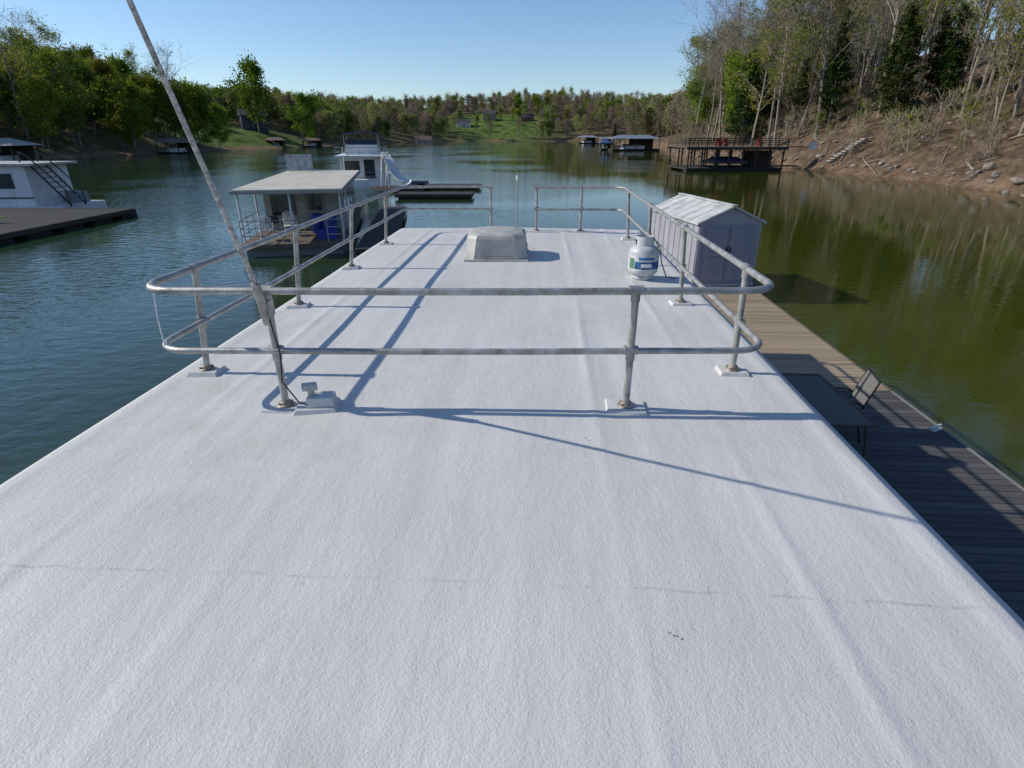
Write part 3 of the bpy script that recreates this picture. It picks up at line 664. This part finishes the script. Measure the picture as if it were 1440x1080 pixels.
for x in (-.2,Wd+.2):
    for z in (3.5,3.72,3.95,4.22): bd.b2('railing',(x-.03,-.15,z-.035),(x+.03,Dd+.15,z+.035),wooddk)
bd.b2('boat_lift',(4.5,2,.9),(9.5,7,1.3),mat('covered_hull',(.08,.09,.10),.5)); bd.box('boat_lift',(7,4.5,1.55),(4.2,4.4,.5),bluec,0,(.6,.7))
bd.b2('storage',(10.3,3.2,.45),(13.3,6,2.6),wooddk)
for x in (5.2,6.1,11): bd.box('deck_chairs',(x,2.5,3.62),(.6,.55,.10),red); bd.box('deck_chairs',(x,2.8,3.95),(.6,.08,.7),red); bd.box('deck_chairs',(x,2.5,3.4),(.5,.45,.4),red,0,(.9,.9))
bd.b2('gangway',(Wd-.2,5,.40),(Wd+4.8,6.4,.55),wood); bd.b2('gangway',(Wd+.3,5.5,3.0),(Wd+5.5,6.9,3.15),wood)
bd.done()
def boathouse(x,y,w,d_,h,rz=0,rm=roofgray):
    o=Obj('boathouse',(x,y,0),rz)
    o.b2('deck',(0,0,.2),(w,d_,.5),wdark); o.b2('floats',(.1,.1,-.3),(w-.1,d_-.1,.2),blk)
    for xx in np.linspace(.2,w-.2,max(4,int(w/3))):
        for yy in (.2,d_-.2): o.b2('posts',(xx-.1,yy-.1,.5),(xx+.1,yy+.1,h),wooddk)
    V=[(-.5,-.5,h),(w+.5,-.5,h),(w+.5,d_+.5,h),(-.5,d_+.5,h),(w*.2,d_/2,h+1.1),(w*.8,d_/2,h+1.1)]
    o.add('roof',V,[(3,2,1,0),(0,1,5,4),(1,2,5),(2,3,4,5),(3,0,4)],rm)
    o.b2('boat',(w*.25,1.5,.5),(w*.7,d_-1.,1.5),white); o.b2('boat',(w*.3,2.,1.5),(w*.6,d_-2.,2.0),glass)
    o.b2('back_wall',(w*.45,d_-1.2,.5),(w-.4,d_-1,h),wooddk)
    o.b2('railing',(0,.05,1.35),(w*.5,.12,1.45),wooddk)
    return o.done()
boathouse(32.5,196,15.5,9,3.6,.03,mat('roof_slate',(.20,.23,.27),.5)); boathouse(30,204,3.5,3,2.2,.0,mat('umbrella',(.05,.10,.25),.7))
boathouse(40,362,11,9,3.4,0); boathouse(52,356,8,8,2.6,.1,MATS['roof_slate']); 
boathouse(-97,240,7,7,2.8,.4,mat('roof_brown',(.16,.12,.09),.8)); boathouse(-88,255,8,6,2.6,.3,MATS['roof_brown'])
boathouse(-91,97,10,7,3.1,.1,mat('roof_tan',(.34,.32,.29),.7)); boathouse(-94,160,8,7,2.8,.2,MATS['roof_brown'])
def house(name,x,y,w,d_,h,rz,wallm,rm):
    z=float(hfun(x,y))-.5; o=Obj(name,(x,y,z),rz)
    o.b2('walls',(0,0,-2),(w,d_,h+.5),wallm)
    V=[(-.5,-.5,h+.5),(w+.5,-.5,h+.5),(w+.5,d_+.5,h+.5),(-.5,d_+.5,h+.5),(-.5,d_/2,h+3.2),(w+.5,d_/2,h+3.2)]
    o.add('roof',V,[(3,2,1,0),(0,1,5,4),(1,2,5),(2,3,4,5),(3,0,4)],rm)
    for k in range(4):
        xx=w*(.12+.23*k); 
        for zz in ((1.3,2.6),) if h<4 else ((1.3,2.6),(4.0,5.2)): o.b2('windows',(xx-.05,-.08,zz[0]-.05),(xx+1.05,-.04,zz[1]+.05),white); o.b2('windows',(xx,-.1,zz[0]),(xx+1,-.079,zz[1]),glass)
    o.b2('door',(w*.5,-.06,.5),(w*.5+1,-.02,2.6),wooddk); o.b2('chimney',(w*.8,d_*.6,h),(w*.8+.9,d_*.6+.9,h+4.2),mat('brick',(.25,.12,.08),.9))
    return o.done()
house('blue_house',-113,258,10,8,5.5,.5,mat('blue_siding',(.035,.045,.09),.6),mat('shingle',(.05,.05,.06),.9))
house('white_house',-48,530,12,9,3.2,.1,white,MATS['shingle']); house('cabin',-26,560,11,8,5.6,-.1,mat('tan_siding',(.3,.25,.18),.7),MATS['shingle']); house('brick_house',8,560,12,8,3.2,.2,MATS['brick'],MATS['shingle'])
house('white_house',-68,440,10,8,3.2,.3,mat('tan2',(.4,.36,.3),.7),MATS['roof_brown'])

# ------------------------------------------------------------------ middle houseboat with flat roof
HX,HY=-9.2,24.2
h2=Obj('moored_houseboat',(HX,HY,0),rad(11))
h2.b2('hull',(-1.95,-.4,-.3),(1.95,13.2,.35),mat('hull_gray',(.20,.20,.20),.6)); h2.b2('hull',(-2.1,-.7,.35),(2.1,13.4,.52),wood)
h2.b2('roof',(-2.2,-.35,2.47),(2.2,13.2,2.60),mat('roof_fascia',(.40,.37,.32),.7)); h2.b2('roof',(-2.15,-.3,2.605),(2.15,13.15,2.64),cream)
h2.b2('cabin',(-1.75,3.4,.52),(1.75,12.6,2.47),mat('cabin_tan',(.46,.44,.40),.6,0,.2,3))
for k in range(4): 
    y=4.2+k*2.05; h2.b2('window_frames',(1.75,y-.06,1.19),(1.775,y+1.26,2.16),white); h2.b2('windows',(1.776,y,1.25),(1.79,y+1.2,2.1),glass)
    h2.b2('windows',(-1.79,y,1.25),(-1.776,y+1.2,2.1),glass)
h2.b2('windows',(-1.45,3.37,1.2),(-.35,3.395,2.1),glass); h2.b2('door',(.1,3.36,.55),(.95,3.395,2.4),mat('door_tan',(.35,.31,.25),.6)); h2.b2('windows',(.22,3.345,1.4),(.83,3.358,2.2),glass)
for x in (-2.0,-.0,2.0):
    for y in (-.1,3.0): 
        if x!=0 or y<0: h2.tube('posts',[(x,y,.5),(x,y,2.5)],.045,white,8)
for z in (.85,1.15,1.45):
    h2.tube('rails',[(-2.0,-.5,z),(-2,3.3,z)],.02,metal,6); h2.tube('rails',[(-2.0,-.5,z),(.5,-.5,z)],.02,metal,6); h2.tube('rails',[(1.4,-.5,z),(2.0,-.5,z),(2,3.3,z)],.02,metal,6)
for x,y in ((-2,-.5),(-1.2,-.5),(-.4,-.5),(.5,-.5),(1.4,-.5),(2,-.5),(2,.8),(2,2),(-2,.8),(-2,2)): h2.tube('rails',[(x,y,.5),(x,y,1.47)],.022,metal,6)
h2.b2('roof_sign',(-2.0,12.2,2.7),(-.5,12.3,3.6),mat('sign_panel',(.45,.47,.48),.5,0,.4,5,col2=(.15,.17,.19))); h2.tube('roof_sign',[(-1.8,12.35,2.6),(-1.8,12.35,3.4)],.03,metal,6); h2.tube('roof_sign',[(-.6,12.35,2.6),(-.6,12.35,3.4)],.03,metal,6)
h2.tube('roof_pole',[(1.4,11.5,2.6),(1.4,11.5,4.0)],.025,white,6)
h2.lathe('drums',(1.3,1.6,.53),[(0,0),(.28,0),(.3,.1),(.3,.75),(.28,.85),(0,.86)],blue,16)
h2.lathe('drums',(.7,2.1,.53),[(0,0),(.28,0),(.3,.1),(.3,.75),(.28,.85),(0,.86)],blue,16)
h2.box('cooler',(1.3,.5,.72),(.8,.5,.4),blue,0,(1.05,1.05)); h2.box('grill',(-1.4,2.7,1.1),(.6,.45,.3),dkmetal,0,(.8,.7)); h2.tube('grill',[(-1.4,2.7,.5),(-1.4,2.7,1)],.04,dkmetal,6)
h2.done(.006)
def plastic_chair(loc,rz,m=white):
    c=Obj('plastic_chair',loc,rz)
    c.box('seat',(0,0,.43),(.5,.48,.035),m)
    for x in(-.23,.23):
        c.tube('legs',[(x,-.22,.43),(x*1.15,-.26,0)],.022,m,6); c.tube('legs',[(x,.22,.43),(x*1.15,.30,0)],.022,m,6)
        c.tube('arms',[(x*1.05,-.2,.43),(x*1.15,-.2,.66),(x*1.15,.22,.68)],.02,m,6)
    for k in range(5): c.box('back',(-.2+.1*k,.26,.70),(.065,.02,.52),m,0,rx=-.2)
    c.tube('back',[(-.24,.30,.92),(-.12,.32,.98),(0,.32,1.0),(.12,.32,.98),(.24,.30,.92)],.022,m,6)
    return c.done()
def h2w(x,y): a=rad(11); return (HX+x*math.cos(a)-y*math.sin(a),HY+x*math.sin(a)+y*math.cos(a))
plastic_chair((*h2w(-1.2,.5),.53),rad(200)); plastic_chair((*h2w(-.4,1.6),.53),rad(30))
def walkway(x,y,w,l,rz,m=wdark,z=.38):
    o=Obj('floating_dock',(x,y,0),rz); o.b2('deck',(0,0,z-.08),(w,l,z),m); o.b2('trim',(-.05,-.05,z-.25),(0,l+.05,z-.01),wooddk); o.b2('trim',(w,-.05,z-.25),(w+.05,l+.05,z-.01),wooddk); o.b2('trim',(0,-.05,z-.25),(w,0,z-.01),wooddk)
    for k in np.arange(.3,l-1,2.4): o.b2('floats',(.1,k,-.25),(w-.1,k+1.5,z-.09),blk)
    return o.done()
walkway(-6.4,23.2,1.5,15,rad(8)); walkway(-9.2,46.5,6.0,2.2,0); walkway(-9.4,51.5,1.6,9,rad(5)); walkway(-9,55,6,2,0)
walkway(-41,25.5,17.2,11,rad(0),wdark,.45)
ky=Obj('kayak',(-28.0,29.5,.55),rad(-72)); V=[];F=[]; n=10; K=15
for i in range(K):
    t=i/(K-1)*2-1; w_=.36*(1-abs(t)**2.2)+.01; zc=.16*abs(t)**3
    for j in range(n):
        a_=6.283*j/n; V.append((w_*math.cos(a_),t*1.7,zc+.13*(1-abs(t)**4)*math.sin(a_)+.1))
for i in range(K-1):
    for j in range(n): F.append((i*n+j,i*n+(j+1)%n,(i+1)*n+(j+1)%n,(i+1)*n+j))
ky.add('hull',V,F,mat('kayak_lime',(.35,.50,.04),.4),True); ky.box('cockpit',(0,0,.235),(.4,.9,.03),dkmetal); ky.done()
# far-left boxy houseboat with stern stairs
h3=Obj('moored_houseboat',(-40.5,36.8,0),rad(0))
h3.b2('hull',(0,0,-.3),(12.0,4.2,.50),white)
h3.b2('cabin',(0,.3,.50),(10.2,3.9,2.9),white); h3.b2('roof',(-.3,.0,2.9),(10.8,4.2,3.04),mat('h3_roof',(.50,.49,.46),.6,0,.2,2))
for k in range(4): 
    x=1.0+2.3*k; h3.b2('window_frames',(x-.06,.275,1.55),(x+1.36,.3,2.46),mat('trim_dark',(.08,.08,.09),.5)); h3.b2('windows',(x,.25,1.61),(x+.62,.274,2.4),glass); h3.b2('windows',(x+.68,.25,1.61),(x+1.3,.274,2.4),glass)
h3.b2('stripe',(0,.28,.95),(10.2,.298,1.05),MATS['trim_dark'])
for x in np.arange(.6,10,1.2): h3.b2('seams',(x,.285,.52),(x+.03,.299,2.88),MATS['h3_roof'])
for s in (.5,1.9): h3.tube('stair_rail',[(9.9,s,3.1),(10.0,s,3.7),(10.5,s,3.4),(12.2,s,1.5),(12.3,s,.6)],.04,dkmetal,8)
for k in range(8): h3.box('stair_treads',(10.6+.22*k,1.2,2.75-.28*k),(.26,1.3,.05),mat('tread',(.25,.25,.25),.6))
for s in (.55,1.85): h3.tube('stringers',[(10.4,s,2.95),(12.3,s,.5)],.06,dkmetal,6)
h3.box('deck_box',(11.0,3.0,.85),(.9,1.0,.7),MATS['tread'],0,(.9,1))
h3.done(.01)
# flybridge cruiser houseboat
h4=Obj('cabin_cruiser',(-16.4,55.5,0),rad(10))
h4.b2('hull',(0,0,-.3),(4.6,11,.8),white); h4.b2('cabin',(.3,1.6,.8),(4.3,10,2.75),white); h4.b2('cabin_roof',(0,.2,2.75),(4.6,10.4,2.9),white)
h4.b2('windows',(.6,1.57,1.4),(2.1,1.598,2.4),glass); h4.b2('windows',(2.5,1.57,.85),(3.5,1.598,2.5),glass)
for k in range(4): h4.b2('windows',(4.3,2.2+1.9*k,1.5),(4.32,3.6+1.9*k,2.3),glass)
h4.box('flybridge',(2.3,5.2,3.35),(3.4,3.2,.9),white,0,(.85,.85)); h4.box('windscreen',(2.3,3.9,4.0),(2.8,.06,.45),glass,0,rx=-.4)
for x in (.7,3.9):
    for y in (3.6,6.8): h4.tube('bimini_frame',[(x,y,2.9),(x,y,4.75)],.03,metal,6)
V=[];F=[]
for i in range(7):
    for j in range(2): t=i/6; V.append((.5+3.6*t,3.4+3.6*j,4.75+.22*math.sin(math.pi*t)))
    for j in range(2): t=i/6; V.append((.5+3.6*t,3.4+3.6*j,4.68+.22*math.sin(math.pi*t)))
for i in range(6):
    o_=i*4; F+=[(o_,o_+4,o_+5,o_+1),(o_+2,o_+3,o_+7,o_+6),(o_,o_+2,o_+6,o_+4),(o_+1,o_+5,o_+7,o_+3)]
h4.add('bimini',V,F,bluec)
for z in (3.2,3.6): h4.tube('rails',[(.1,3,z),(.1,.4,z),(4.5,.4,z),(4.5,10,z)],.025,metal,6)
for x,y in ((.1,.4),(1.2,.4),(2.3,.4),(3.4,.4),(4.5,.4),(4.5,3),(4.5,6),(4.5,9)): h4.tube('rails',[(x,y,2.9),(x,y,3.6)],.025,metal,6)
for z in (1.1,1.45): h4.tube('rails',[(.1,.1,z),(4.5,.1,z)],.025,metal,6)
h4.done(.01)
# water slide beside it
sl=Obj('water_slide',(-11.4,54,0),rad(-35))
pth=[(0,0,2.75),(.25,0,2.6),(.6,0,2.1),(.95,0,1.5),(1.4,0,1.0),(2.0,0,.72),(2.6,0,.65)]
V=[];F=[]
for x,y,z in pth:
    for k in range(7): a_=math.pi+math.pi*k/6; V.append((x,.50*math.cos(a_),z+.35+.35*math.sin(a_)))
for i in range(len(pth)-1):
    for k in range(6): F.append((i*7+k,i*7+k+1,(i+1)*7+k+1,(i+1)*7+k))
sl.add('chute',V,F,white,True)
for y in (-.3,.3):
    sl.tube('ladder',[(-.5,y,.3),(-.05,y,3.3),(.2,y,3.2)],.04,white,6); sl.tube('ladder',[(.6,y,.3),(.4,y,2.3)],.04,white,6)
for k in range(8): sl.tube('ladder',[(-.45+.05*k,-.3,.6+.3*k),(-.45+.05*k,.3,.6+.3*k)],.03,white,6)
sl.b2('float',(-1,-1.2,.1),(2.6,1.2,.35),wdark)
sl.done()

# ------------------------------------------------------------------ light, sky, camera
ldir=Vector((1.0,-.10,-.665)).normalized()
sd=bpy.data.lights.new('sun','SUN'); sd.energy=4.1; sd.angle=rad(.53); sd.color=(1,.935,.83)
so=bpy.data.objects.new('sun',sd); COL.objects.link(so); so.rotation_euler=ldir.to_track_quat('-Z','Y').to_euler(); so.location=(-30,10,40)
wd=bpy.data.worlds.new('World'); scene.world=wd; wd.use_nodes=True; N=wd.node_tree.nodes; L=wd.node_tree.links
sk=N.new('ShaderNodeTexSky'); sk.sky_type='NISHITA'; sk.sun_disc=False; sk.sun_elevation=math.asin(-ldir.z); sk.sun_rotation=math.atan2(-ldir.x,-ldir.y)%(2*math.pi)
sk.altitude=300; sk.air_density=1.0; sk.dust_density=.1; sk.ozone_density=2.0
tint=N.new('ShaderNodeMixRGB'); tint.blend_type='MULTIPLY'; tint.inputs[0].default_value=1; tint.inputs[2].default_value=(.84,.93,1.07,1); L.new(sk.outputs[0],tint.inputs[1])
bg=N['Background']; bg.inputs['Strength'].default_value=.125; L.new(tint.outputs[0],bg.inputs[0])
cd=bpy.data.cameras.new('camera'); co=bpy.data.objects.new('camera',cd); COL.objects.link(co); scene.camera=co
co.location=(0,0,CAMZ); co.rotation_euler=(rad(90-24.03),0,0); cd.sensor_width=36; cd.lens=785/1440*36; cd.clip_end=4000; cd.clip_start=.05
scene.view_settings.view_transform='Standard'; scene.view_settings.look='None'; scene.view_settings.exposure=0
